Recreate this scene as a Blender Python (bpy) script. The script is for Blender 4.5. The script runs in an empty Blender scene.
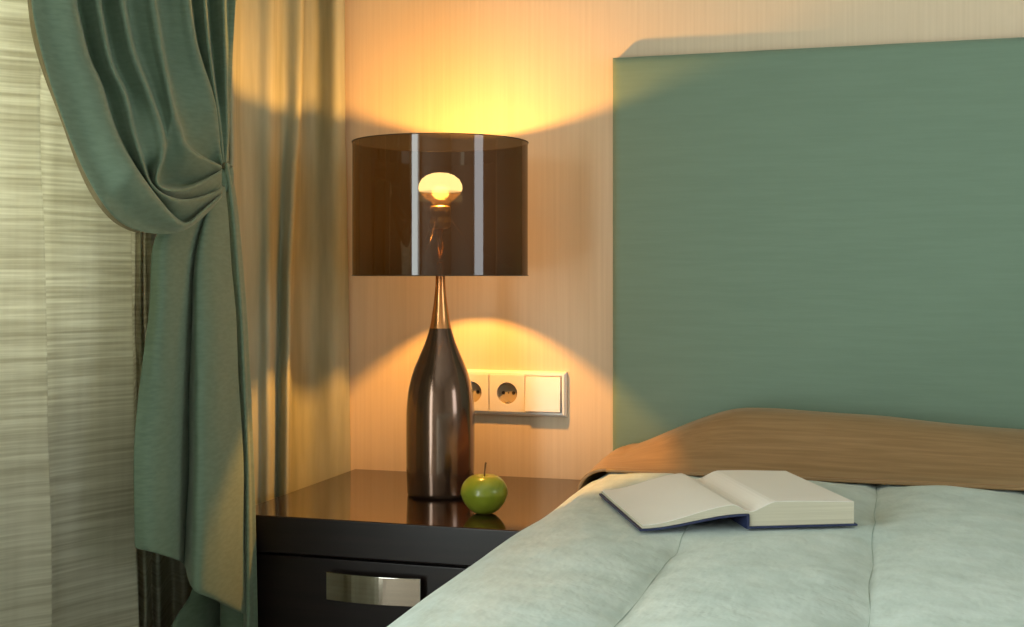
import bpy, bmesh, math, random
from mathutils import Vector, Matrix, noise
random.seed(4)
S = bpy.context.scene
COL = S.collection
PI = math.pi

# ------------------------------------------------------------------ camera
F = 1262.0
YAW = math.radians(16.7)
CAM = Vector((0.7175, -2.197, 0.89))
FWD = Vector((-math.sin(YAW), math.cos(YAW), 0))
RGT = Vector((math.cos(YAW), math.sin(YAW), 0))
HOR = 275.0
cd = bpy.data.cameras.new('camera'); cam = bpy.data.objects.new('camera', cd); COL.objects.link(cam)
cd.sensor_width = 36.0; cd.lens = 36.0 * F / 1024.0
cd.shift_y = -(313.5 - HOR) / 1024.0
cd.clip_start = 0.05
cam.location = CAM; cam.rotation_euler = (PI / 2, 0, YAW)
S.camera = cam


def P(px, py, X):
    """point of the plane x = X (parallel to the window wall) that a drawn contour passes through"""
    d = FWD + RGT * ((px - 512.0) / F) + Vector((0, 0, 1)) * ((HOR - py) / F)
    return CAM + d * ((X - CAM.x) / d.x)


# ------------------------------------------------------------------ materials
def nodes(name):
    m = bpy.data.materials.new(name); m.use_nodes = True
    nt = m.node_tree
    for n in list(nt.nodes): nt.nodes.remove(n)
    out = nt.nodes.new('ShaderNodeOutputMaterial')
    return m, nt, out


def N(nt, kind, **kw):
    n = nt.nodes.new(kind)
    for k, v in kw.items():
        if k in n.inputs: n.inputs[k].default_value = v
        else: setattr(n, k, v)
    return n


def texmap(nt, scale, rot=(0, 0, 0)):
    tc = N(nt, 'ShaderNodeTexCoord'); mp = N(nt, 'ShaderNodeMapping')
    mp.inputs['Scale'].default_value = scale; mp.inputs['Rotation'].default_value = rot
    nt.links.new(tc.outputs['Object'], mp.inputs['Vector'])
    return mp.outputs['Vector']


def ramp(nt, fac, stops):
    r = N(nt, 'ShaderNodeValToRGB')
    e = r.color_ramp.elements
    e[0].position, e[0].color = stops[0][0], (*stops[0][1], 1)
    e[1].position, e[1].color = stops[-1][0], (*stops[-1][1], 1)
    for p, c in stops[1:-1]:
        k = e.new(p); k.color = (*c, 1)
    nt.links.new(fac, r.inputs['Fac'])
    return r.outputs['Color']


def mat(name, c1, c2=None, scale=(8, 8, 8), detail=4, rough=0.6, metal=0.0, bump=0.0, bump_scale=None, bump_dist=0.002,
        sheen=0.0, coat=0.0, spec=0.5, lo=0.35, hi=0.65, sheen_tint=None, aniso=0.0):
    m, nt, out = nodes(name)
    b = N(nt, 'ShaderNodeBsdfPrincipled')
    b.inputs['Roughness'].default_value = rough; b.inputs['Metallic'].default_value = metal
    b.inputs['Specular IOR Level'].default_value = spec
    b.inputs['Sheen Weight'].default_value = sheen
    if sheen_tint: b.inputs['Sheen Tint'].default_value = (*sheen_tint, 1)
    b.inputs['Coat Weight'].default_value = coat; b.inputs['Coat Roughness'].default_value = 0.05
    b.inputs['Anisotropic'].default_value = aniso
    nz = N(nt, 'ShaderNodeTexNoise'); nz.inputs['Scale'].default_value = 1.0; nz.inputs['Detail'].default_value = detail
    nt.links.new(texmap(nt, scale), nz.inputs['Vector'])
    nt.links.new(ramp(nt, nz.outputs['Fac'], [(lo, c1), (hi, c2 or c1)]), b.inputs['Base Color'])
    if bump:
        n2 = N(nt, 'ShaderNodeTexNoise'); n2.inputs['Scale'].default_value = 1.0; n2.inputs['Detail'].default_value = 3
        nt.links.new(texmap(nt, bump_scale or scale), n2.inputs['Vector'])
        bp = N(nt, 'ShaderNodeBump'); bp.inputs['Strength'].default_value = bump; bp.inputs['Distance'].default_value = bump_dist
        nt.links.new(n2.outputs['Fac'], bp.inputs['Height'])
        nt.links.new(bp.outputs['Normal'], b.inputs['Normal'])
    nt.links.new(b.outputs[0], out.inputs['Surface'])
    return m


def sheer_mat(name, c1, c2, trans, lo=0.40, hi=0.82, sc=(4, 4, 170)):
    """loosely woven linen: daylight shines through, thicker slub threads run across"""
    m, nt, out = nodes(name)
    nz = N(nt, 'ShaderNodeTexNoise'); nz.inputs['Scale'].default_value = 1.0; nz.inputs['Detail'].default_value = 5
    nt.links.new(texmap(nt, sc), nz.inputs['Vector'])
    nz2 = N(nt, 'ShaderNodeTexNoise'); nz2.inputs['Scale'].default_value = 1.0; nz2.inputs['Detail'].default_value = 3
    nt.links.new(texmap(nt, (60, 60, 3)), nz2.inputs['Vector'])
    mx = N(nt, 'ShaderNodeMath', operation='MULTIPLY_ADD'); mx.inputs[1].default_value = 0.22
    nt.links.new(nz2.outputs['Fac'], mx.inputs[0]); nt.links.new(nz.outputs['Fac'], mx.inputs[2])
    col = ramp(nt, mx.outputs[0], [(lo, c1), (hi, c2)])
    df = N(nt, 'ShaderNodeBsdfDiffuse'); tr = N(nt, 'ShaderNodeBsdfTranslucent')
    nt.links.new(col, df.inputs['Color']); nt.links.new(col, tr.inputs['Color'])
    ms = N(nt, 'ShaderNodeMixShader'); ms.inputs[0].default_value = trans
    nt.links.new(df.outputs[0], ms.inputs[1]); nt.links.new(tr.outputs[0], ms.inputs[2])
    nt.links.new(ms.outputs[0], out.inputs['Surface'])
    return m


def film_mat():
    m, nt, out = nodes('smoked_film')
    t = N(nt, 'ShaderNodeBsdfTransparent'); t.inputs['Color'].default_value = (0.105, 0.098, 0.075, 1)
    g = N(nt, 'ShaderNodeBsdfGlossy'); g.inputs['Roughness'].default_value = 0.035; g.inputs['Color'].default_value = (0.9, 0.9, 0.9, 1)
    lw = N(nt, 'ShaderNodeLayerWeight'); lw.inputs['Blend'].default_value = 0.5
    pw = N(nt, 'ShaderNodeMath', operation='POWER'); pw.inputs[1].default_value = 5.0
    fr = N(nt, 'ShaderNodeMath', operation='MULTIPLY_ADD'); fr.inputs[1].default_value = 0.5; fr.inputs[2].default_value = 0.048
    nt.links.new(lw.outputs['Facing'], pw.inputs[0]); nt.links.new(pw.outputs[0], fr.inputs[0])
    ms = N(nt, 'ShaderNodeMixShader')
    nt.links.new(fr.outputs[0], ms.inputs[0]); nt.links.new(t.outputs[0], ms.inputs[1]); nt.links.new(g.outputs[0], ms.inputs[2])
    tl = N(nt, 'ShaderNodeBsdfTranslucent'); tl.inputs['Color'].default_value = (0.6, 0.42, 0.25, 1)
    m3 = N(nt, 'ShaderNodeMixShader'); m3.inputs[0].default_value = 0.006
    nt.links.new(ms.outputs[0], m3.inputs[1]); nt.links.new(tl.outputs[0], m3.inputs[2])
    nt.links.new(m3.outputs[0], out.inputs['Surface'])
    return m


def bulb_mats():
    m, nt, out = nodes('lit_bulb_glass')
    t = N(nt, 'ShaderNodeBsdfTransparent'); t.inputs['Color'].default_value = (1, 1, 1, 1)
    e = N(nt, 'ShaderNodeEmission'); e.inputs['Color'].default_value = (1.0, 0.66, 0.30, 1); e.inputs['Strength'].default_value = BULB_GLOW
    ms = N(nt, 'ShaderNodeMixShader'); ms.inputs[0].default_value = 0.55
    nt.links.new(t.outputs[0], ms.inputs[1]); nt.links.new(e.outputs[0], ms.inputs[2]); nt.links.new(ms.outputs[0], out.inputs['Surface'])
    m2, nt, out = nodes('bulb_neck_glass')
    t = N(nt, 'ShaderNodeBsdfTransparent'); t.inputs['Color'].default_value = (0.95, 0.92, 0.88, 1)
    g = N(nt, 'ShaderNodeBsdfDiffuse'); g.inputs['Color'].default_value = (0.08, 0.055, 0.035, 1)
    ms = N(nt, 'ShaderNodeMixShader'); ms.inputs[0].default_value = 0.14
    nt.links.new(t.outputs[0], ms.inputs[1]); nt.links.new(g.outputs[0], ms.inputs[2]); nt.links.new(ms.outputs[0], out.inputs['Surface'])
    return m, m2


BULB_GLOW = 19.0
LAMP_W = 24.0
M = {}
M['wallpaper'] = mat('beige_wallpaper', (0.64, 0.51, 0.36), (0.70, 0.565, 0.41), (170, 170, 3), 5, 0.75, bump=0.15, bump_scale=(220, 220, 4), bump_dist=0.001, lo=0.3, hi=0.7)
M['plain_wall'] = mat('window_wall_paint', (0.44, 0.40, 0.33), (0.47, 0.43, 0.36), (6, 6, 6), rough=0.8)
M['ceiling'] = mat('ceiling_paint', (0.55, 0.54, 0.50), (0.58, 0.57, 0.53), (5, 5, 5), rough=0.9)
M['carpet'] = mat('brown_carpet', (0.10, 0.075, 0.05), (0.18, 0.14, 0.10), (180, 180, 180), rough=0.95)
M['white_paint'] = mat('white_paint', (0.75, 0.74, 0.70), (0.80, 0.79, 0.75), (20, 20, 20), rough=0.4)
M['headboard'] = mat('green_silk_upholstery', (0.152, 0.228, 0.166), (0.162, 0.241, 0.177), (10, 10, 150), 3, 0.55, bump=0.2, bump_scale=(25, 25, 240), bump_dist=0.001, sheen=0.25, sheen_tint=(0.7, 0.8, 0.7), spec=0.25)
M['quilt'] = mat('pale_green_quilt', (0.45, 0.55, 0.53), (0.56, 0.66, 0.645), (24, 24, 24), 6, 0.5, bump=0.55, bump_scale=(36, 26, 36), bump_dist=0.008, sheen=0.3, sheen_tint=(0.8, 0.9, 0.85), spec=0.35)
M['seam'] = mat('quilt_seam_thread', (0.36, 0.46, 0.43), (0.40, 0.50, 0.47), (60, 60, 60), rough=0.8)
M['brown'] = mat('bronze_satin', (0.245, 0.145, 0.062), (0.34, 0.21, 0.10), (9, 130, 130), 6, 0.42, bump=0.15, bump_scale=(6, 90, 90), bump_dist=0.002, sheen=0.2, sheen_tint=(0.9, 0.7, 0.45), spec=0.4, lo=0.38, hi=0.74)
M['drape'] = mat('sage_green_drape', (0.135, 0.195, 0.138), (0.165, 0.232, 0.168), (60, 60, 240), 4, 0.7, bump=0.15, bump_scale=(300, 300, 300), bump_dist=0.0006, sheen=0.35, sheen_tint=(0.75, 0.8, 0.65), spec=0.2)
M['lining'] = mat('beige_lining', (0.22, 0.185, 0.10), (0.27, 0.225, 0.13), (60, 60, 60), rough=0.8)
M['sheer'] = sheer_mat('oatmeal_linen', (0.52, 0.485, 0.375), (0.75, 0.725, 0.61), 0.46, lo=0.42, hi=0.80, sc=(5, 5, 240))
M['gold_sheer'] = sheer_mat('golden_linen', (0.42, 0.43, 0.30), (0.56, 0.56, 0.42), 0.3, sc=(45, 45, 5))
M['wenge'] = mat('dark_lacquered_wood', (0.016, 0.008, 0.006), (0.028, 0.013, 0.009), (4, 60, 60), 4, 0.08, spec=0.55, coat=0.15)
M['wenge_satin'] = mat('dark_satin_wood', (0.010, 0.007, 0.0065), (0.016, 0.010, 0.009), (4, 60, 60), 4, 0.3, spec=0.25)
M['steel'] = mat('satin_steel', (0.52, 0.49, 0.45), (0.58, 0.55, 0.50), (4, 4, 200), 3, 0.09, 1.0)
M['bronze'] = mat('brown_metal_lacquer', (0.125, 0.070, 0.045), (0.165, 0.097, 0.065), (70, 70, 2), 3, 0.17, 0.8, coat=0.4)
M['copper_and_glow'] = mat('copper_and_bulb_glow', (0.72, 0.31, 0.115), (0.80, 0.37, 0.15), (30, 30, 4), 3, 0.22, 1.0)  # on the neck this warm tone holds the painted-in glow of the bulb
M['brass'] = mat('brass_fitting', (0.75, 0.47, 0.20), (0.80, 0.52, 0.24), (40, 40, 40), 3, 0.3, 0.9)
M['rim'] = mat('dark_rim_tape', (0.02, 0.014, 0.01), (0.03, 0.02, 0.014), (40, 40, 40), rough=0.4)
M['film'] = film_mat()
M['bulb'], M['bulb_neck'] = bulb_mats()
M['apple'] = mat('green_apple_skin', (0.14, 0.20, 0.012), (0.27, 0.30, 0.028), (18, 18, 7), 4, 0.28, spec=0.5, coat=0.15)
M['stem'] = mat('apple_stem_bark', (0.10, 0.055, 0.02), (0.16, 0.09, 0.035), (90, 90, 40), rough=0.8)
M['plastic'] = mat('cream_plastic', (0.80, 0.75, 0.68), (0.83, 0.78, 0.71), (20, 20, 20), rough=0.3)
M['dark_hole'] = mat('dark_socket_hole', (0.02, 0.015, 0.01), (0.03, 0.02, 0.015), (50, 50, 50), rough=0.6)
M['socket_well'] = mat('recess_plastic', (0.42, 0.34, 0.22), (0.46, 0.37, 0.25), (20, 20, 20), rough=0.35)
M['clip'] = mat('earth_clip_metal', (0.6, 0.55, 0.45), (0.65, 0.6, 0.5), (50, 50, 50), rough=0.3, metal=1.0)
M['paper'] = mat('book_paper', (0.82, 0.81, 0.77), (0.85, 0.84, 0.80), (5, 5, 5), rough=0.85, spec=0.2)
M['page_edge'] = mat('page_block_edge', (0.52, 0.48, 0.37), (0.60, 0.56, 0.44), (3, 3, 900), 2, 0.85, spec=0.2)
M['cover'] = mat('navy_book_cloth', (0.012, 0.02, 0.07), (0.018, 0.03, 0.09), (90, 90, 90), rough=0.6)


# ------------------------------------------------------------------ object helpers
def link(name, bm, m, parent=None, smooth=True, bevel=0.0, solid=0.0, subsurf=0, offset=0.0):
    me = bpy.data.meshes.new(name)
    bmesh.ops.recalc_face_normals(bm, faces=bm.faces) if not solid else None
    bm.to_mesh(me); bm.free()
    for p in me.polygons: p.use_smooth = smooth
    me.materials.append(m)
    o = bpy.data.objects.new(name, me); COL.objects.link(o)
    if parent:
        o.parent = parent
        o.matrix_parent_inverse = parent.matrix_basis.inverted()
    if solid:
        md = o.modifiers.new('thick', 'SOLIDIFY'); md.thickness = solid; md.offset = offset
    if bevel:
        md = o.modifiers.new('bevel', 'BEVEL'); md.width = bevel; md.segments = 3; md.limit_method = 'ANGLE'; md.angle_limit = math.radians(40)
        md.harden_normals = False
    if subsurf:
        md = o.modifiers.new('smooth', 'SUBSURF'); md.levels = subsurf; md.render_levels = subsurf
    return o


def tag(o, label, cat, group=None):
    o['label'] = label; o['category'] = cat
    if group: o['group'] = group
    return o


def thing(name, loc, label, cat):
    o = bpy.data.objects.new(name, None); COL.objects.link(o)
    o.location = loc; o.empty_display_size = 0.05
    return tag(o, label, cat)


def struct(name, bm, m, **kw):
    o = link(name, bm, m, smooth=False, **kw); o['kind'] = 'structure'; return o


def box(bm, x0, x1, y0, y1, z0, z1):
    v = [bm.verts.new(p) for p in ((x0, y0, z0), (x1, y0, z0), (x1, y1, z0), (x0, y1, z0), (x0, y0, z1), (x1, y0, z1), (x1, y1, z1), (x0, y1, z1))]
    for f in ((3, 2, 1, 0), (4, 5, 6, 7), (0, 1, 5, 4), (1, 2, 6, 5), (2, 3, 7, 6), (3, 0, 4, 7)):
        bm.faces.new([v[i] for i in f])
    return bm


def boxbm(*a):
    return box(bmesh.new(), *a)


def lathe(bm, prof, cx, cy, n=64, close=False, mat4=None):
    rings = []
    for r, z in prof:
        if r < 1e-6:
            rings.append([bm.verts.new((cx, cy, z))])
        else:
            rings.append([bm.verts.new((cx + r * math.cos(2 * PI * k / n), cy + r * math.sin(2 * PI * k / n), z)) for k in range(n)])
    pairs = list(zip(rings[:-1], rings[1:]))
    if close: pairs.append((rings[-1], rings[0]))
    for a, b in pairs:
        for k in range(n):
            k2 = (k + 1) % n
            if len(a) == 1 and len(b) == 1: continue
            if len(a) == 1: bm.faces.new((a[0], b[k2], b[k]))
            elif len(b) == 1: bm.faces.new((a[k], a[k2], b[0]))
            else: bm.faces.new((a[k], a[k2], b[k2], b[k]))
    return bm


def tube(bm, pts, rad, n=10):
    rings = []
    for i, p in enumerate(pts):
        t = (pts[min(i + 1, len(pts) - 1)] - pts[max(i - 1, 0)]).normalized()
        a = t.cross(Vector((0, 0, 1)))
        if a.length < 1e-3: a = t.cross(Vector((1, 0, 0)))
        a.normalize(); b = t.cross(a)
        r = rad[i] if isinstance(rad, (list, tuple)) else rad
        rings.append([bm.verts.new(p + (a * math.cos(2 * PI * k / n) + b * math.sin(2 * PI * k / n)) * r) for k in range(n)])
    for a, b in zip(rings[:-1], rings[1:]):
        for k in range(n): bm.faces.new((a[k], a[(k + 1) % n], b[(k + 1) % n], b[k]))
    bm.faces.new(rings[0][::-1]); bm.faces.new(rings[-1])
    return bm


def cr(p0, p1, p2, p3, t):
    return 0.5 * ((2 * p1) + (p2 - p0) * t + (2 * p0 - 5 * p1 + 4 * p2 - p3) * t * t + (3 * p1 - p0 - 3 * p2 + p3) * t ** 3)


def spline(pts, n):
    """n points at even spacing along a smooth curve through pts (Vectors)"""
    q = [pts[0] * 2 - pts[1]] + list(pts) + [pts[-1] * 2 - pts[-2]]
    dense = []
    for i in range(1, len(q) - 2):
        for k in range(16): dense.append(cr(q[i - 1], q[i], q[i + 1], q[i + 2], k / 16))
    dense.append(pts[-1].copy())
    L = [0.0]
    for a, b in zip(dense[:-1], dense[1:]): L.append(L[-1] + (b - a).length)
    out, j = [], 0
    for k in range(n):
        d = L[-1] * k / (n - 1)
        while j < len(L) - 2 and L[j + 1] < d: j += 1
        s = (d - L[j]) / max(1e-9, L[j + 1] - L[j])
        out.append(dense[j].lerp(dense[j + 1], min(1, max(0, s))))
    return out


def loft(bm, rails, sub=6, wob=0.0):
    """rails: lists of equal length; cloth grid through them"""
    n = len(rails[0]); R = len(rails); rows = []
    for r in range(n):
        pts = [rl[r] for rl in rails]
        q = [pts[0] * 2 - pts[1]] + pts + [pts[-1] * 2 - pts[-2]]
        row = []
        for i in range(1, R):
            for k in range(sub): row.append(cr(q[i - 1], q[i], q[i + 1], q[i + 2], k / sub))
        row.append(pts[-1])
        if wob:
            row = [p + Vector((noise.noise(p * 9.0), noise.noise(p * 9.0 + Vector((7, 3, 1))), 0)) * wob for p in row]
        rows.append([bm.verts.new(p) for p in row])
    for a, b in zip(rows[:-1], rows[1:]):
        for k in range(len(a) - 1): bm.faces.new((a[k], a[k + 1], b[k + 1], b[k]))
    return bm


def V2(l): return [Vector((x, y, 0)) for x, y in l]


# ------------------------------------------------------------------ the room
WX = -0.47          # inner face of the window wall
RX = 3.3            # right wall
FY = -5.2           # front wall behind the camera
CZ = 2.5
struct('floor', boxbm(WX - 0.2, RX + 0.2, FY - 0.2, 0.2, -0.1, 0.0), M['carpet'])
struct('ceiling', boxbm(WX - 0.2, RX + 0.2, FY - 0.2, 0.2, CZ, CZ + 0.1), M['ceiling'])
struct('wall_back', boxbm(WX - 0.2, RX + 0.2, 0.0, 0.2, 0.0, CZ), M['wallpaper'])
struct('wall_front', boxbm(WX - 0.2, RX + 0.2, FY - 0.2, FY, 0.0, CZ), M['plain_wall'])


def wall_with_holes(name, x0, x1, holes, m):
    bm = bmesh.new(); ys = FY
    for (y0, y1, z0, z1) in sorted(holes):
        box(bm, x0, x1, ys, y0, 0, CZ)
        if z0 > 0.001: box(bm, x0, x1, y0, y1, 0, z0)
        box(bm, x0, x1, y0, y1, z1, CZ)
        ys = y1
    box(bm, x0, x1, ys, 0.0, 0, CZ)
    return struct(name, bm, m)


HOLE_A = (-1.72, -0.62, 0.80, 2.3)
HOLE_B = (-4.7, -1.95, 0.04, 1.8)
HOLE_C = (-1.98, -1.06, 0.50, 1.75)
wall_with_holes('wall_left', WX - 0.2, WX, [HOLE_A, HOLE_B], M['plain_wall'])
wall_with_holes('wall_right', RX, RX + 0.2, [HOLE_C], M['plain_wall'])


def window(name, x, hole, bars):
    y0, y1, z0, z1 = hole; bm = bmesh.new(); w = 0.05; a, b = x - 0.03, x + 0.03
    box(bm, a, b, y0, y0 + w, z0, z1); box(bm, a, b, y1 - w, y1, z0, z1)
    box(bm, a, b, y0 + w, y1 - w, z0, z0 + w); box(bm, a, b, y0 + w, y1 - w, z1 - w, z1)
    for t in bars:
        yy = y0 + (y1 - y0) * t; box(bm, a, b, yy - w / 2, yy + w / 2, z0 + w, z1 - w)
    return struct(name, bm, M['white_paint'])


window('window_1', WX - 0.12, HOLE_A, [0.5])
window('window_2', WX - 0.12, HOLE_B, [])
window('window_3', RX + 0.12, HOLE_C, [])
struct('baseboard_back', boxbm(WX, RX, -0.015, 0.0, 0.0, 0.09), M['wenge_satin'])


def area(name, x, hole, power, color, face):
    y0, y1, z0, z1 = hole
    l = bpy.data.lights.new(name, 'AREA'); l.shape = 'RECTANGLE'; l.size = z1 - z0; l.size_y = y1 - y0
    l.energy = power; l.color = color
    o = bpy.data.objects.new(name, l); COL.objects.link(o)
    o.location = (x, (y0 + y1) / 2, (z0 + z1) / 2); o.rotation_euler = (0, -PI / 2 if face > 0 else PI / 2, 0)
    return o


area('daylight_behind_linen', WX - 0.21, HOLE_A, 44.0, (0.93, 1.0, 0.88), 1)
area('daylight_balcony', WX - 0.21, HOLE_B, 142.0, (0.90, 1.0, 0.97), 1)
area('daylight_side', RX + 0.21, HOLE_C, 20.0, (0.90, 0.97, 1.0), -1)
w = bpy.data.worlds.new('world'); S.world = w; w.use_nodes = True
w.node_tree.nodes['Background'].inputs['Color'].default_value = (0.85, 0.95, 1.0, 1)
w.node_tree.nodes['Background'].inputs['Strength'].default_value = 0.6

# ------------------------------------------------------------------ oatmeal linen curtain in front of the window
def px_rails(spec, n, top=-830, low=None):
    """spec: list of ([(px,py)...], X or [X...]); a straight run is carried up to the curtain rail above the frame"""
    out = []
    for pts, X in spec:
        c = spline(V2(pts), n)
        xs = X if isinstance(X, (list, tuple)) else [X, X]
        r = []
        for k, p in enumerate(c):
            t = k / (n - 1) * (len(xs) - 1); i = min(int(t), len(xs) - 2)
            r.append(P(p.x, p.y, xs[i] + (xs[i + 1] - xs[i]) * (t - i)))
        up = []
        if top is not None:
            d = r[0]
            for k in range(6):
                z = CZ - 0.04 + (d.z - CZ + 0.04) * k / 6
                up.append(Vector((d.x, d.y, z)))
        out.append(up + r)
    return out


def straight(bm, spec, zlo, wob=0.003, n=40):
    """hanging folds: spec = list of (px at y=0, px at y=300, px at y=627, X)"""
    rails = []
    for a, b, c, X in spec:
        pts = [P(a, 0, X), P(b, 300, X), P(c, 627, X)]
        top, bot = Vector((pts[0].x, pts[0].y, CZ - 0.04)), Vector((pts[2].x, pts[2].y, zlo))
        rails.append(spline([top] + pts + [bot], n))
    return loft(bm, rails, 6, wob)


lc = thing('linen_curtain', P(60, 627, -0.33) * 1.0, 'oatmeal slubbed linen curtain with daylight glowing through, at the left edge by the window', 'curtain')
lc.location.z = 0.02
link('linen_panel', straight(bmesh.new(), [
    (-330, -330, -330, -0.300), (-230, -230, -230, -0.345), (-140, -140, -140, -0.305), (-60, -60, -60, -0.340), (-25, -24, -22, -0.345), (10, 14, 18, -0.325),
    (37, 43, 49, -0.302), (38.5, 44.5, 50.5, -0.304), (37, 43, 49, -0.318), (27.5, 33, 39, -0.335), (31, 37, 43, -0.350), (44, 49, 55, -0.352), (60, 64, 70, -0.345), (95, 98, 102, -0.328), (126, 129.5, 135, -0.307), (127.5, 131, 136.5, -0.309), (126, 129, 134.5, -0.322), (121, 125, 130, -0.338), (127, 130, 136, -0.350)], 0.02), M['sheer'], lc, solid=0.0012)
link('back_fold', straight(bmesh.new(), [
    (128, 131.5, 137, -0.347), (134, 135, 138, -0.372), (140, 141, 146, -0.345), (143, 146, 152, -0.388), (150, 153, 160, -0.365), (160, 163, 172, -0.400), (176, 178, 186, -0.370), (190, 192, 200, -0.400), (215, 216, 220, -0.38)], 0.02), M['sheer'], lc, solid=0.0012)

gc = thing('golden_curtain', P(290, 627, -0.30) * 1.0, 'golden lamplit linen curtain hanging in the corner behind the nightstand', 'curtain')
gc.location.z = 0.02
link('linen_panel', straight(bmesh.new(), [
    (222, 222, 222, -0.330), (232, 232, 232, -0.292), (240, 241, 242, -0.325), (256, 258, 258, -0.318), (272, 270, 268, -0.300), (284, 279, 276, -0.312), (302, 290, 286, -0.285), (305, 294, 290, -0.318), (318, 312, 309, -0.312),
    (334, 335, 336, -0.268), (343, 347, 350.5, -0.2575), (344, 348, 351.3, -0.264)], 0.02, 0.002), M['gold_sheer'], gc, solid=0.0012)

# ------------------------------------------------------------------ tied back green drape
gd = thing('tieback_drape', P(200, 600, -0.22) * 1.0, 'sage green drape gathered and tied back, falling beside the nightstand', 'curtain')
NR = 46
RID = [
    ([(31, 0), (38, 38), (54, 94), (79, 160), (104, 205), (126, 226), (155, 234), (184, 231), (203, 217), (223, 197)], [-0.225, -0.215, -0.20, -0.17, -0.19, -0.222]),
    ([(73, 0), (87, 56), (99.5, 84), (112, 125), (128, 158), (150, 190), (173, 217), (186, 225), (202, 212), (222, 194)], [-0.205, -0.20, -0.185, -0.155, -0.175, -0.216]),
    ([(98, 0), (110, 61), (125, 94), (133, 130), (141, 158), (150, 183), (165, 196), (185, 201), (207, 196), (222, 189)], [-0.205, -0.20, -0.19, -0.165, -0.18, -0.214]),
    ([(122, 0), (133, 51), (150.5, 97), (162, 133), (163, 155), (156, 180), (165, 189), (186, 189), (206, 180), (222, 171)], [-0.205, -0.20, -0.19, -0.175, -0.185, -0.212]),
    ([(154, 0), (163, 56), (173, 108), (180, 130), (183, 142), (190, 150), (202, 158), (213, 163), (222, 167)], [-0.205, -0.20, -0.20, -0.195, -0.20, -0.216]),
    ([(189, 0), (196, 46), (212, 97), (217, 128), (219, 148), (222, 164)], [-0.205, -0.20, -0.20, -0.216]),
    ([(205, 0), (209, 46), (215, 92), (220, 128), (222, 148), (223.5, 163)], [-0.212, -0.21, -0.212, -0.22]),
    ([(224.5, 0), (226, 77), (227, 128), (226.5, 148), (225.5, 163)], [-0.212, -0.215, -0.22, -0.224]),
    ([(236, 0), (231, 77), (228.5, 135), (228, 150), (227.5, 164)], [-0.235, -0.235, -0.235, -0.236]),
]


def sampled(pts, xs, n):
    c = spline(V2(pts), n); r = []
    for k, p in enumerate(c):
        t = k / (n - 1) * (len(xs) - 1); i = min(int(t), len(xs) - 2)
        r.append((p.x, p.y, xs[i] + (xs[i + 1] - xs[i]) * (t - i)))
    return r


def ext_up(r, lean=0.0):
    d = r[0]
    return [Vector((d.x, d.y + lean * (1 - k / 6), CZ - 0.04 + (d.z - CZ + 0.04) * k / 6)) for k in range(6)] + r


samp = [sampled(p, x, NR) for p, x in RID]
rails = []
for i, s in enumerate(samp):
    rails.append([P(x, y, X) for x, y, X in s])
    if i == 0:
        t = samp[1]                                     # broad flat leading band between the first two ridges
        for f, dx in ((0.3, -0.004), (0.75, 0.004)):
            rails.append([P(a[0] + (b[0] - a[0]) * f, a[1] + (b[1] - a[1]) * f, a[2] + (b[2] - a[2]) * f + dx) for a, b in zip(s, t)])
    elif i < len(samp) - 1:
        t = samp[i + 1]
        for f, dep in ((0.05, 0.030), (0.25, 0.030), (0.65, 0.014)):
            row = []
            for k, (a, b) in enumerate(zip(s, t)):
                u = k / (NR - 1); d = dep * (1 - 0.55 * u ** 1.5)
                if i in (1, 2, 3): d *= 1 + (1.3 if i == 3 else 0.7) * math.exp(-((u - 0.76) / 0.13) ** 2)
                gap = math.hypot(b[0] - a[0], b[1] - a[1]); d *= min(1.0, gap / 16.0 + 0.25)
                row.append(P(a[0] + (b[0] - a[0]) * f, a[1] + (b[1] - a[1]) * f, a[2] + (b[2] - a[2]) * f - d))
            rails.append(row)
link('draped_panel', loft(bmesh.new(), [ext_up(r) for r in rails], 5, 0.0), M['drape'], gd, solid=0.003, subsurf=1)
# turned-in lining along the leading edge
e0 = [P(x, y, X - 0.003) for x, y, X in samp[0][:34]]
e1 = [P(x - 3.2 - 1.6 * math.sin(k * 0.3), y + 1.2, X - 0.014) for k, (x, y, X) in enumerate(samp[0][:34])]
o = link('lining_edge', loft(bmesh.new(), [ext_up(e0), ext_up(e1)], 4), M['lining'], gd, solid=0.001)
o['label'] = 'beige lining showing along the drape edge'

NT = 30
TAIL = [
    ([(221, 180), (190, 205), (162, 226), (152, 250), (149, 310), (140, 385), (134, 460), (134, 549)], [-0.225, -0.235, -0.245, -0.245]),
    ([(221, 182), (192, 207), (170, 235), (163, 300), (158, 390), (153, 470), (152, 553)], [-0.222, -0.215, -0.225, -0.225]),
    ([(222, 183), (199, 210), (186, 245), (181, 310), (177, 400), (175, 480), (175, 560)], [-0.222, -0.22, -0.225, -0.225]),
    ([(222, 184), (205, 215), (194, 260), (191, 320), (189, 420), (187, 500), (185, 566)], [-0.222, -0.24, -0.255, -0.26]),
    ([(222, 184), (207, 215), (198, 260), (196, 320), (196, 420), (195, 500), (193, 590)], [-0.222, -0.21, -0.205, -0.205]),
    ([(223, 185), (214, 220), (210, 260), (211, 320), (213, 420), (214, 500), (214, 600)], [-0.222, -0.20, -0.195, -0.195]),
    ([(224, 185), (222, 220), (223, 260), (226, 330), (231, 420), (234, 500), (236, 612)], [-0.222, -0.205, -0.20, -0.20]),
    ([(225, 184), (228, 220), (231, 260), (236, 330), (241, 420), (243, 500), (244, 616)], [-0.222, -0.21, -0.205, -0.205]),
]
link('hanging_tail', loft(bmesh.new(), [[P(*q) for q in sampled(p, x, NT)] for p, x in TAIL], 5, 0.002), M['drape'], gd, solid=0.003, subsurf=1)
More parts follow.
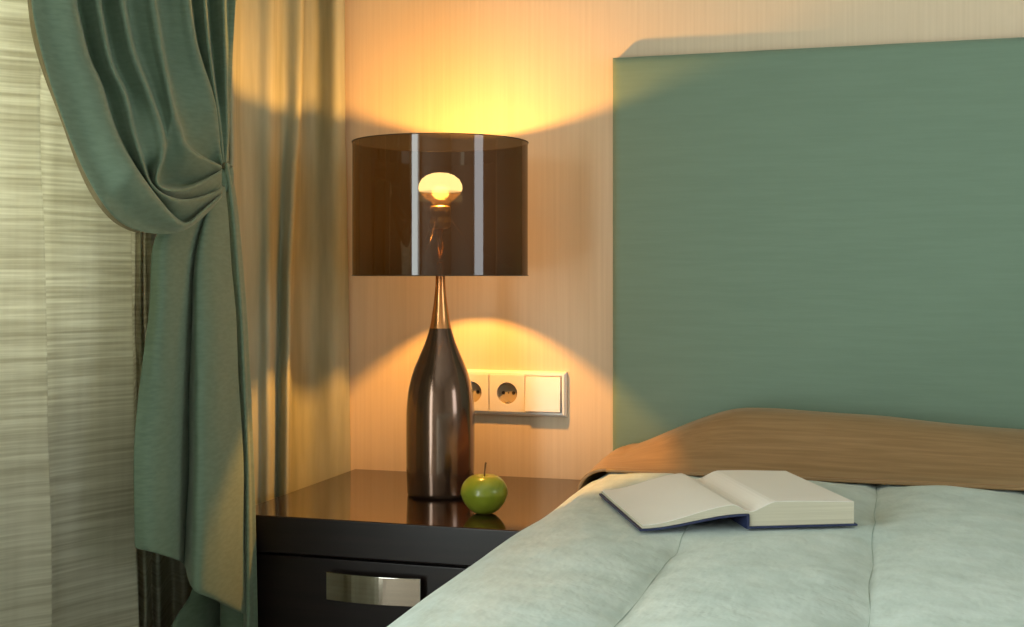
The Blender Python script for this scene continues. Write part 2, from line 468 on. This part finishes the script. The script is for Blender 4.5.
STRAND = [
    ([(224.5, 166), (228, 200), (235, 300), (241, 420), (243, 520), (243, 680)], [-0.232, -0.228, -0.225]),
    ([(226, 162), (231, 200), (239, 300), (245, 420), (247, 520), (247, 680)], [-0.222, -0.203, -0.196]),
    ([(228, 162), (234, 200), (242, 300), (248, 420), (251, 520), (253, 680)], [-0.224, -0.205, -0.198]),
    ([(229.5, 163), (236, 202), (244, 300), (250, 420), (253, 520), (256, 680)], [-0.236, -0.210, -0.200]),
    ([(227, 164), (226, 202), (224, 300), (222, 420), (221, 520), (219, 680)], [-0.246, -0.252, -0.258]),  # from here on unseen: added to stop lamplight reaching the linen behind
    ([(229, 164), (234, 202), (241, 300), (246, 420), (248, 520), (250, 680)], [-0.262, -0.270, -0.272]),
    ([(229, 165), (232, 202), (238, 300), (243, 420), (245, 520), (246, 680)], [-0.280, -0.284, -0.284]),
]
link('side_fold', loft(bmesh.new(), [[P(*q) for q in sampled(p, x, NT)] for p, x in STRAND], 5, 0.001), M['drape'], gd, solid=0.003, subsurf=1)
BACK = [
    ([(200, 540), (192, 590), (172, 626), (160, 680)], [-0.29, -0.285]),
    ([(212, 540), (206, 590), (196, 640), (190, 685)], [-0.278, -0.272]),
    ([(226, 540), (224, 590), (222, 640), (220, 690)], [-0.288, -0.28]),
    ([(246, 540), (247, 590), (250, 640), (250, 690)], [-0.278, -0.272]),
]
link('under_layer', loft(bmesh.new(), [[P(*q) for q in sampled(p, x, 14)] for p, x in BACK], 6, 0.001), M['drape'], gd, solid=0.003)
# tieback band round the bundle, running back to the wall
c = P(224.5, 178, -0.226)
bm = bmesh.new(); ring = []
for k in range(28):
    a = 2 * PI * k / 28
    for_z = 0.019
    ring.append([bm.verts.new((c.x - 0.012 + 0.017 * math.cos(a) * s, c.y + 0.013 + 0.016 * math.sin(a) * s, c.z + dz + 0.003 * math.sin(2 * a))) for dz, s in ((-0.017, 0.9), (-0.006, 1.0), (0.006, 1.0), (0.017, 0.9))])
for k in range(28):
    a, b = ring[k], ring[(k + 1) % 28]
    for j in range(3): bm.faces.new((a[j], b[j], b[j + 1], a[j + 1]))
link('tieback_band', bm, M['drape'], gd, solid=0.002)

# ------------------------------------------------------------------ nightstand
TZ = 0.525
NX0, NX1, NY0, NY1 = -0.249, 0.236, -0.470, -0.006
ns = thing('nightstand', (0, -0.24, 0), 'dark glossy wooden nightstand with one drawer, between the curtains and the bed', 'nightstand')
tt = link('table_top', boxbm(NX0, NX1, NY0, NY1, TZ - 0.056, TZ), M['wenge'], ns, smooth=False, bevel=0.0022)
tt.data.materials.append(M['wenge_satin'])          # polished on top, satin on the edges
for p in tt.data.polygons: p.material_index = 0 if p.normal.z > 0.9 else 1
link('body', boxbm(NX0 + 0.004, NX1 - 0.004, NY0 + 0.03, NY1, 0.06, TZ - 0.0565), M['wenge_satin'], ns, smooth=False, bevel=0.002)
link('plinth', boxbm(NX0 + 0.02, NX1 - 0.02, NY0 + 0.06, NY1 - 0.01, 0.0, 0.0595), M['wenge_satin'], ns, smooth=False, bevel=0.002)
for z0, z1, nm in ((0.285, TZ - 0.061, 'drawer'), (0.065, 0.281, 'drawer')):
    dr = link(nm, boxbm(NX0 + 0.006, NX1 - 0.006, NY0 + 0.010, NY0 + 0.0295, z0, z1), M['wenge_satin'], ns, smooth=False, bevel=0.002)
    # bowed flat metal pull
    zc = z1 - 0.0370 if z0 > 0.2 else z1 - 0.06
    bm = bmesh.new(); n = 24; g = []
    hx0, hx1, yb = -0.088, 0.062, NY0 + 0.0100
    for k in range(n + 1):
        t = k / n; x = hx0 + (hx1 - hx0) * t
        y = yb - 0.016 - 0.008 * math.sin(PI * t)
        g.append([bm.verts.new((x, y + dy, zc + dz)) for dy, dz in ((0, -0.0205), (0, 0.0205), (0.0035, 0.0205), (0.0035, -0.0205))])
    for a, b in zip(g[:-1], g[1:]):
        for j in range(4): bm.faces.new((a[j], b[j], b[(j + 1) % 4], a[(j + 1) % 4]))
    bm.faces.new(g[0]); bm.faces.new(g[-1][::-1])
    for x0 in (hx0 + 0.012, hx1 - 0.018): box(bm, x0, x0 + 0.006, yb - 0.0155, yb, zc - 0.006, zc + 0.006)
    h = link('handle', bm, M['steel'], dr, smooth=False, bevel=0.0008)
    h['label'] = 'satin metal plate handle'

# ------------------------------------------------------------------ table lamp
LX, LY = 0.0, -0.22
lamp = thing('table_lamp', (LX, LY, TZ), 'table lamp with brown bottle base and smoked translucent drum shade, lit', 'lamp')
K = 2.1 / F
prof_px = [(32.0, 500.3), (33.0, 498.5), (33.3, 492), (34, 470), (34.2, 440), (34.0, 417), (32.8, 402), (31, 391), (27, 376.5), (21, 362), (14.8, 347), (10.4, 332), (8.0, 318), (5.7, 299), (4.6, 281), (4.2, 268)]
pr = spline([Vector((r * K, 0, TZ + (500.3 - y) * K)) for r, y in prof_px], 90)
ncut = next(i for i, p in enumerate(pr) if p.z > TZ + (500.3 - 335) * K)
prof = [(0.0, TZ), (0.031 * 1.6, TZ)] + [(p.x, p.z) for p in pr[:ncut + 1]]
link('bottle_base', lathe(bmesh.new(), prof, LX, LY, 72), M['bronze'], lamp)
nk = link('neck', lathe(bmesh.new(), [(p.x, p.z) for p in pr[ncut:]] + [(0.0, pr[-1].z + 0.0003)], LX, LY, 48), M['copper_and_glow'], lamp)  # same bottle as the base; reflected bulb glow is put into its colour
nk['label'] = 'neck of the lamp base, bulb glow put into its warm tone'
bz = pr[-1].z
zy = lambda y: 0.89 + (HOR - y) * K
link('lamp_stem', lathe(bmesh.new(), [(0, bz), (0.0052, bz), (0.0045, bz + 0.004), (0.0045, zy(228)), (0, zy(228))], LX, LY, 20), M['copper_and_glow'], lamp)
sk = link('bulb_socket', lathe(bmesh.new(), [(0, zy(229)), (0.012, zy(229)), (0.0165, zy(227)), (0.0175, zy(224)), (0.0175, zy(220)), (0.0162, zy(219.4)), (0.0162, zy(216)), (0.0172, zy(215.4)), (0.0172, zy(207.5)), (0.015, zy(206)), (0, zy(206))], LX, LY, 32), M['brass'], lamp)
sk['label'] = 'brass bulb socket'
# mushroom reflector bulb: lit dome on a mirrored neck
bl = link('light_bulb', lathe(bmesh.new(), [(r * K, zy(y)) for r, y in ((0, 172.5), (8, 173.3), (14, 175.5), (19, 179.5), (21.6, 184.5), (22, 188.5), (21.2, 191.5))], LX, LY, 40), M['bulb'], lamp)
bl['label'] = 'glowing bulb dome'
link('bulb_neck', lathe(bmesh.new(), [(r * K, zy(y)) for r, y in ((21.2, 191.6), (18.5, 195.5), (14, 199), (9.5, 202), (7.4, 205.8))], LX, LY, 40), M['bulb_neck'], bl)
RS, Z0, Z1 = 0.1455, zy(275.5), zy(143.0)
sh = link('lamp_shade', lathe(bmesh.new(), [(RS, Z0 + (Z1 - Z0) * k / 6) for k in range(7)], LX, LY, 128), M['film'], lamp)
for z in (Z0, Z1):
    link('shade_rim', lathe(bmesh.new(), [(RS + 0.0012, z - 0.0007), (RS + 0.0012, z + 0.0007), (RS - 0.0008, z + 0.0007), (RS - 0.0008, z - 0.0007)], LX, LY, 128, close=True), M['rim'], sh)
bm = bmesh.new()
for k in range(3):
    a = 2 * PI * k / 3 + 0.5
    tube(bm, [Vector((LX + 0.016 * math.cos(a), LY + 0.016 * math.sin(a), zy(218))), Vector((LX + 0.05 * math.cos(a), LY + 0.05 * math.sin(a), zy(246))), Vector((LX + 0.1435 * math.cos(a), LY + 0.1435 * math.sin(a), Z0 + 0.003))], 0.0008, 8)
link('shade_carrier', bm, M['bronze'], sh)
pl = bpy.data.lights.new('bulb_light', 'POINT'); pl.energy = LAMP_W; pl.color = (1.0, 0.44, 0.075); pl.shadow_soft_size = 0.014
po = bpy.data.objects.new('bulb_light', pl); COL.objects.link(po); po.location = (LX, LY, zy(181))

# ------------------------------------------------------------------ green apple
AX, AY, AR = 0.1215, -0.358, 0.0350
ap = thing('apple', (AX, AY, TZ), 'green apple on the nightstand in front of the lamp base', 'apple')
prof = []
for k in range(33):
    t = PI * k / 32                       # from the base up to the stalk dimple
    r = math.sin(t) * (1.0 + 0.06 * math.cos(t * 1.0 + PI))
    z = -math.cos(t)
    z *= 0.93
    if t > 2.35: z -= 0.23 * ((t - 2.35) / (PI - 2.35)) ** 2.2
    if t < 0.6: z += 0.16 * ((0.6 - t) / 0.6) ** 2
    r *= 1.03 if t > 1.5 else 1.0 - 0.10 * (1 - t / 1.5)
    prof.append((max(0, r) * AR if 0 < k < 32 else 0, z * AR))
zmin = min(z for _, z in prof)
bm = lathe(bmesh.new(), [(r, z - zmin + TZ + 0.0004) for r, z in prof], AX, AY, 48)
for v in bm.verts:
    a = math.atan2(v.co.y - AY, v.co.x - AX); hgt = (v.co.z - TZ) / (2 * AR)
    s = 1 + 0.022 * math.cos(5 * a + 0.7) * (0.4 + 0.6 * abs(hgt - 0.5)) + 0.015 * math.cos(a + 1)
    v.co.x = AX + (v.co.x - AX) * s; v.co.y = AY + (v.co.y - AY) * s
link('flesh', bm, M['apple'], ap)
zt = prof[-1][1] - zmin + TZ
st = link('stem', tube(bmesh.new(), [Vector((AX, AY, zt - 0.002)), Vector((AX + 0.0005, AY, zt + 0.008)), Vector((AX + 0.002, AY, zt + 0.022)), Vector((AX + 0.003, AY, zt + 0.0235))], [0.0012, 0.0011, 0.0013, 0.0016], 10), M['stem'], ap)
st['label'] = 'brown apple stalk'

# ------------------------------------------------------------------ wall socket plate
PX0, PX1, PZ0, PZ1 = -0.058, 0.1625, 0.635, 0.717
pc = (PZ0 + PZ1) / 2
so = thing('wall_socket_plate', ((PX0 + PX1) / 2, 0, PZ0), 'cream triple plate of two sockets and a switch on the wall behind the lamp', 'wall socket')
bm = bmesh.new()
g = []
for inset, y in ((0, -0.0005), (0.0005, -0.006), (0.004, -0.0105), (0.0085, -0.0105), (0.0085, -0.0085)):
    g.append([bm.verts.new((x, y, z)) for x, z in ((PX0 + inset, PZ0 + inset), (PX1 - inset, PZ0 + inset), (PX1 - inset, PZ1 - inset), (PX0 + inset, PZ1 - inset))])
for a, b in zip(g[:-1], g[1:]):
    for j in range(4): bm.faces.new((a[j], a[(j + 1) % 4], b[(j + 1) % 4], b[j]))
bm.faces.new(g[0])
link('frame', bm, M['plastic'], so, smooth=False, bevel=0.0008)


def socket_insert(xc):
    bm = bmesh.new(); n = 48; h = 0.0332; R = 0.0195; yf = -0.0125; yb = -0.0025
    o_, i_, b_, s_ = [], [], [], []
    for k in range(n):
        a = 2 * PI * k / n + PI / 4; ca, sa = math.cos(a), math.sin(a); q = h / max(abs(ca), abs(sa))
        o_.append(bm.verts.new((xc + q * ca, yf, pc + q * sa))); s_.append(bm.verts.new((xc + q * ca, -0.0085, pc + q * sa)))
        i_.append(bm.verts.new((xc + R * ca, yf, pc + R * sa))); b_.append(bm.verts.new((xc + R * 0.98 * ca, yf + 0.001, pc + R * 0.98 * sa)))
    for k in range(n):
        j = (k + 1) % n
        bm.faces.new((o_[k], o_[j], i_[j], i_[k])); bm.faces.new((i_[k], i_[j], b_[j], b_[k])); bm.faces.new((s_[k], s_[j], o_[j], o_[k]))
    ins = link('socket_insert', bm, M['plastic'], so, smooth=False)
    bm = bmesh.new(); lo_, hi_ = [], []
    for k in range(n):
        a = 2 * PI * k / n; ca, sa = math.cos(a), math.sin(a)
        hi_.append(bm.verts.new((xc + R * 0.98 * ca, yf + 0.001, pc + R * 0.98 * sa))); lo_.append(bm.verts.new((xc + R * 0.96 * ca, yb, pc + R * 0.96 * sa)))
    for k in range(n):
        j = (k + 1) % n; bm.faces.new((hi_[k], hi_[j], lo_[j], lo_[k]))
    bm.faces.new(lo_)
    w_ = link('socket_well', bm, M['socket_well'], ins, smooth=False); w_['label'] = 'round recess of the socket'
    for dx in (-0.0095, 0.0095):
        bm = bmesh.new(); t_, u_ = [], []
        for k in range(16):
            a = 2 * PI * k / 16; t_.append(bm.verts.new((xc + dx + 0.0032 * math.cos(a), yb - 0.0006, pc + 0.0032 * math.sin(a)))); u_.append(bm.verts.new((xc + dx + 0.0032 * math.cos(a), yb + 0.0004, pc + 0.0032 * math.sin(a))))
        bm.faces.new(t_)
        for k in range(16): bm.faces.new((t_[k], t_[(k + 1) % 16], u_[(k + 1) % 16], u_[k]))
        link('pin_hole', bm, M['dark_hole'], ins, smooth=False)
    for s in (-1, 1):
        link('earth_clip', boxbm(xc - 0.003, xc + 0.003, yf + 0.0015, yb - 0.0004, *sorted((pc + s * 0.0158, pc + s * 0.0184))), M['clip'], ins, smooth=False, bevel=0.0005)
    bm = bmesh.new(); t_, u_ = [], []
    for k in range(12):
        a = 2 * PI * k / 12; t_.append(bm.verts.new((xc + 0.0014 * math.cos(a), yb - 0.0006, pc + 0.0014 * math.sin(a)))); u_.append(bm.verts.new((xc + 0.0014 * math.cos(a), yb + 0.0004, pc + 0.0014 * math.sin(a))))
    bm.faces.new(t_)
    for k in range(12): bm.faces.new((t_[k], t_[(k + 1) % 12], u_[(k + 1) % 12], u_[k]))
    link('screw', bm, M['dark_hole'], ins, smooth=False)
    return ins


socket_insert(-0.0155); socket_insert(0.0525)
bm = bmesh.new(); x0, x1, z0, z1 = 0.0868, 0.1525, pc - 0.0315, pc + 0.0315
v = [bm.verts.new(p) for p in ((x0, -0.0085, z0), (x1, -0.0085, z0), (x1, -0.0085, z1), (x0, -0.0085, z1), (x0, -0.0165, z0), (x1, -0.0165, z0), (x1, -0.0118, z1), (x0, -0.0118, z1))]
for f in ((3, 2, 1, 0), (4, 5, 6, 7), (0, 1, 5, 4), (1, 2, 6, 5), (2, 3, 7, 6), (3, 0, 4, 7)): bm.faces.new([v[i] for i in f])
link('rocker_switch', bm, M['plastic'], so, smooth=False, bevel=0.001)

# ------------------------------------------------------------------ bed
BX0, BX1, BY0 = 0.262, 1.96, -2.06
QZ = 0.592
bed = thing('bed', ((BX0 + BX1) / 2, -1.05, 0), 'double bed with tall flat headboard upholstered in green silk', 'bed')


def headboard_bm():
    bm = bmesh.new(); x0, x1, z0, z1, yb, yf = 0.2505, 1.965, 0.05, 1.271, -0.003, -0.036
    nx, nz = 60, 44; r = 0.011; grid = []
    for j in range(nz + 1):
        row = []
        for i in range(nx + 1):
            # denser towards the rounded rim
            s = 0.5 - 0.5 * math.cos(PI * i / nx); t = 0.5 - 0.5 * math.cos(PI * j / nz)
            x = x0 + (x1 - x0) * s; z = z0 + (z1 - z0) * t
            dx = min(x - x0, x1 - x); dz = min(z - z0, z1 - z); d = min(dx, dz)
            e = r - math.sqrt(max(0, r * r - max(0, r - d) ** 2)) if d < r else 0
            puff = 0.006 * min(1, d / 0.15)
            puck = 0.0012 * noise.noise(Vector((x * 26, z * 5, 1))) * math.exp(-dz / 0.09) + 0.0012 * noise.noise(Vector((x * 5, z * 26, 9))) * math.exp(-dx / 0.09)
            puck += 0.0008 * noise.noise(Vector((x * 6, z * 7, 3)))
            row.append(bm.verts.new((x, yf + e - puff + puck, z)))
        grid.append(row)
    for j in range(nz):
        for i in range(nx): bm.faces.new((grid[j][i], grid[j][i + 1], grid[j + 1][i + 1], grid[j + 1][i]))
    rim = [grid[0][i] for i in range(nx + 1)] + [grid[j][nx] for j in range(1, nz + 1)] + [grid[nz][i] for i in range(nx - 1, -1, -1)] + [grid[j][0] for j in range(nz - 1, 0, -1)]
    back = [bm.verts.new((p.co.x, yb, p.co.z)) for p in rim]
    for k in range(len(rim)):
        j = (k + 1) % len(rim); bm.faces.new((rim[j], rim[k], back[k], back[j]))
    bm.faces.new(back)
    return bm


hb = link('headboard', headboard_bm(), M['headboard'], bed)
link('bed_base', boxbm(BX0 + 0.04, BX1 - 0.04, BY0 + 0.04, -0.05, 0.07, 0.30), M['headboard'], bed, smooth=False, bevel=0.01)
link('mattress', boxbm(BX0 + 0.03, BX1 - 0.03, BY0 + 0.03, -0.06, 0.301, 0.55), M['white_paint'], bed, smooth=False, bevel=0.03)
for x in (BX0 + 0.12, BX1 - 0.12):
    for y in (BY0 + 0.12, -0.2):
        link('leg', lathe(bmesh.new(), [(0, 0), (0.02, 0), (0.026, 0.0695), (0, 0.0695)], x, y, 20), M['wenge_satin'], bed)

BO = Vector((0.5580, -0.692, QZ - 0.0012)); BROT = math.radians(24)
SEAMS = [0.486, 0.698, 0.91, 1.12, 1.33, 1.54, 1.75]


def smooth01(t):
    t = min(1, max(0, t)); return t * t * (3 - 2 * t)


def puff_at(x, y):
    edges = [0.285] + SEAMS + [1.95]
    for a, b in zip(edges[:-1], edges[1:]):
        if a <= x <= b:
            t = (x - a) / (b - a); return (math.sin(PI * t)) ** 0.7
    return 0.0


def quilt_section():
    """cross-section samples across the bed: (x, drop below the flat top)"""
    pts = []
    for z in (0.14, 0.22, 0.3, 0.38, 0.45, 0.5): pts.append((0.268 - 0.006, QZ - z))
    R = 0.042
    for k in range(0, 9):
        a = PI / 2 * k / 8; pts.append((0.266 + R - R * math.cos(a), R - R * math.sin(a)))
    x = 0.266 + R
    m = 150
    xe = 1.958 - R
    col = [x + (xe - x) * k / m for k in range(1, m)]
    for s_ in SEAMS:
        i = min(range(len(col)), key=lambda q: abs(col[q] - s_)); col[i] = s_
    for q in col: pts.append((q, 0.0))
    for k in range(0, 9):
        a = PI / 2 * (1 - k / 8); pts.append((1.958 - R + R * math.cos(a), R - R * math.sin(a)))
    for z in (0.5, 0.45, 0.38, 0.3, 0.22, 0.14): pts.append((1.962, QZ - z))
    return pts


BKX = BKZ = None
(cqx, cqy) = (0.0, 0.0)


def quilt_z(x, y):
    z = QZ - 0.013 + 0.016 * puff_at(x, y)
    z += 0.0045 * noise.noise(Vector((x * 9, y * 7, 2.0))) + 0.003 * noise.noise(Vector((x * 20, y * 15, 5.0)))
    # cross stitching makes shallow dips along every seam
    for s in SEAMS:
        d = abs(x - s)
        if d < 0.05: z -= 0.002 * (0.5 + 0.5 * math.sin(y * 42 + s * 30)) * (1 - d / 0.05)
    # weighed down flat under the cover and under the book
    z += (min(z, QZ - 0.007) - z) * smooth01((y + 0.335) / 0.04)
    dx, dy = x - BO.x, y - BO.y
    u, v = dx * math.cos(BROT) + dy * math.sin(BROT), -dx * math.sin(BROT) + dy * math.cos(BROT)
    out = max(abs(u) - 0.142, -0.006 - v, v - 0.252)
    z += (QZ - 0.004 - z) * smooth01(1 - max(0, out - 0.012) / 0.05)
    return z


sec = quilt_section()
ys = [-0.125 - (2.075 - 0.125) * (k / 130) for k in range(131)]
bm = bmesh.new(); rows = []
for y in ys:
    row = []
    for x, dr in sec:
        if dr < 1e-6: z = quilt_z(x, y)
        else: z = QZ - dr - 0.010 * smooth01(1 - dr / 0.04) + (0.0045 * noise.noise(Vector((x * 9, y * 7, 2.0))) if dr < 0.06 else 0)
        row.append(bm.verts.new((x + 0.004 * noise.noise(Vector((y * 8, z * 8, 4))) * (1 if dr > 0.02 else 0) * smooth01((-y - 0.31) / 0.05), y, z - 0.004 * smooth01((y + 0.335) / 0.03) * (1 if 0.0 < dr < 0.06 else 0))))
    rows.append(row)
for a, b in zip(rows[:-1], rows[1:]):
    for k in range(len(a) - 1): bm.faces.new((a[k], b[k], b[k + 1], a[k + 1]))
qt = link('quilt', bm, M['quilt'], solid=0.012, offset=-1)
tag(qt, 'pale green padded quilt with stitched channels covering the bed', 'quilt')
for s in SEAMS[:6]:
    bm = bmesh.new()
    tube(bm, [Vector((s + 0.0015 * math.sin(y * 30), y, quilt_z(s, y) + 0.0002)) for y in ys[6:]], 0.0007, 6)
    link('stitched_seam', bm, M['seam'], qt)

# ------------------------------------------------------------------ bronze satin cover over the pillow end
def cover_z(x, y):
    prof = smooth01((y + 0.305) / 0.15) * (1 - 0.35 * smooth01((y + 0.13) / 0.08))
    across = smooth01((x - 0.262) / 0.235)
    sag = 0.010 * math.sin((x - 0.3) * 3.4)
    return QZ + 0.0015 + (0.074 + sag - 0.028 * smooth01((x - 0.5) / 0.55)) * prof * across ** 0.8 + 0.004 * noise.noise(Vector((x * 7, y * 16, 8))) * prof


bm = bmesh.new(); rows = []
xs = []
for z in (0.36, 0.42, 0.48, 0.53): xs.append((0.253, z))
for k in range(0, 8):
    a = PI / 2 * k / 8; xs.append((0.253 + 0.047 * (1 - math.cos(a)), -1.0 - a))
m = 110
for k in range(m + 1): xs.append((0.300 + (1.94 - 0.300) * k / m, 0.0))
ny = 34
for j in range(ny + 1):
    y = -0.300 + (0.300 - 0.047) * j / ny
    row = []
    for x, f in xs:
        yy = y + (0.006 * noise.noise(Vector((x * 4, 3, 1))) if j < 6 else 0)
        if f > 0: p = (x + 0.001 * noise.noise(Vector((y * 12, f * 9, 3))), yy, f)
        elif f < -0.9:
            a = -f - 1.0; top = cover_z(0.300, y); p = (x, yy, top - 0.040 * (1 - math.sin(a)))
        else: p = (x, yy, cover_z(x, y))
        row.append(bm.verts.new(p))
    rows.append(row)
for a, b in zip(rows[:-1], rows[1:]):
    for k in range(len(a) - 1): bm.faces.new((a[k], a[k + 1], b[k + 1], b[k]))
bc = link('satin_cover', bm, M['brown'], solid=0.005, offset=-1)
tag(bc, 'bronze brown satin cover over the pillow end against the green headboard', 'bed cover')
bm = bmesh.new()
tube(bm, [v.co.copy() + Vector((0, -0.001, -0.003)) for v in []] or [Vector((x, -0.3025 + 0.006 * noise.noise(Vector((x * 4, 3, 1))), cover_z(x, -0.300) - 0.003)) for x, f in xs if f == 0.0], 0.0026, 8)
link('hem', bm, M['brown'], bc)

# ------------------------------------------------------------------ open book
book = thing('book', (0, 0, 0), 'open hardback book with blank white pages and navy cover lying on the quilt', 'book')
bk_o = []
W_, H_ = 0.129, 0.238


def slab(top, bot, xs_, y0, y1):
    bm = bmesh.new(); g = []
    for x in xs_:
        g.append([bm.verts.new((x, y0, bot(x))), bm.verts.new((x, y0, top(x))), bm.verts.new((x, y1, top(x))), bm.verts.new((x, y1, bot(x)))])
    for a, b in zip(g[:-1], g[1:]):
        for j in range(4): bm.faces.new((a[j], b[j], b[(j + 1) % 4], a[(j + 1) % 4]))
    bm.faces.new(g[0]); bm.faces.new(g[-1][::-1])
    return bm


n = 28
rx = [W_ * k / n for k in range(n + 1)]
lx = [-W_ * k / n for k in range(n + 1)]
r_top = lambda x: 0.0195 + 0.0115 * smooth01(x / 0.034) - 0.0025 * smooth01((x - 0.05) / 0.09)
r_bot = lambda x: 0.0032
l_bot = lambda x: 0.0036 + 0.0145 * smooth01((x + W_) / W_ * 1.05)
l_top = lambda x: l_bot(x) + 0.0022 + 0.0085 * smooth01((-x) / 0.02) * (1 - 0.85 * smooth01((-x - 0.02) / 0.107))
parts = [
    ('page_block', slab(r_top, r_bot, rx, 0, H_), M['page_edge']),
    ('page_block', slab(l_top, l_bot, lx, 0, H_), M['page_edge']),
    ('open_page', slab(lambda x: r_top(x) + 0.0006, lambda x: r_top(x) + 0.0001, rx, -0.0005, H_ + 0.0005), M['paper']),
    ('open_page', slab(lambda x: l_top(x) + 0.0006, lambda x: l_top(x) + 0.0001, lx, -0.0005, H_ + 0.0005), M['paper']),
    ('cover_board', slab(lambda x: 0.0030, lambda x: 0.0008, [W_ * 1.025 * k / 6 for k in range(7)], -0.0025, H_ + 0.003), M['cover']),
    ('cover_board', slab(lambda x: l_bot(max(x, -W_)) - 0.0003, lambda x: l_bot(max(x, -W_)) - 0.0025, [-0.004 - (W_ * 1.025 - 0.004) * k / n for k in range(n + 1)], -0.0025, H_ + 0.003), M['cover']),
    ('spine', slab(lambda x: 0.0175, lambda x: 0.0, [-0.0036, -0.0005], -0.0025, H_ + 0.003), M['cover']),
]
book.location = BO; book.rotation_euler = (0, 0, BROT)
bpy.context.view_layer.update()
for nm, bm, m in parts:
    o = link(nm, bm, m, smooth=False)
    o.parent = book
    if nm == 'page_block': o['label'] = 'cream edge of the page block'
    if nm in ('cover_board', 'spine'): o['label'] = 'navy cloth cover'

# ------------------------------------------------------------------ output look
vs = S.view_settings
S.display_settings.display_device = 'sRGB'
vs.view_transform = 'Standard'; vs.look = 'None'; vs.gamma = 1.0; vs.exposure = 0.0; vs.use_curve_mapping = False
S.cycles.use_denoising = True
S.cycles.max_bounces = 10; S.cycles.diffuse_bounces = 4; S.cycles.transparent_max_bounces = 24
S.cycles.caustics_reflective = False; S.cycles.sample_clamp_indirect = 6.0
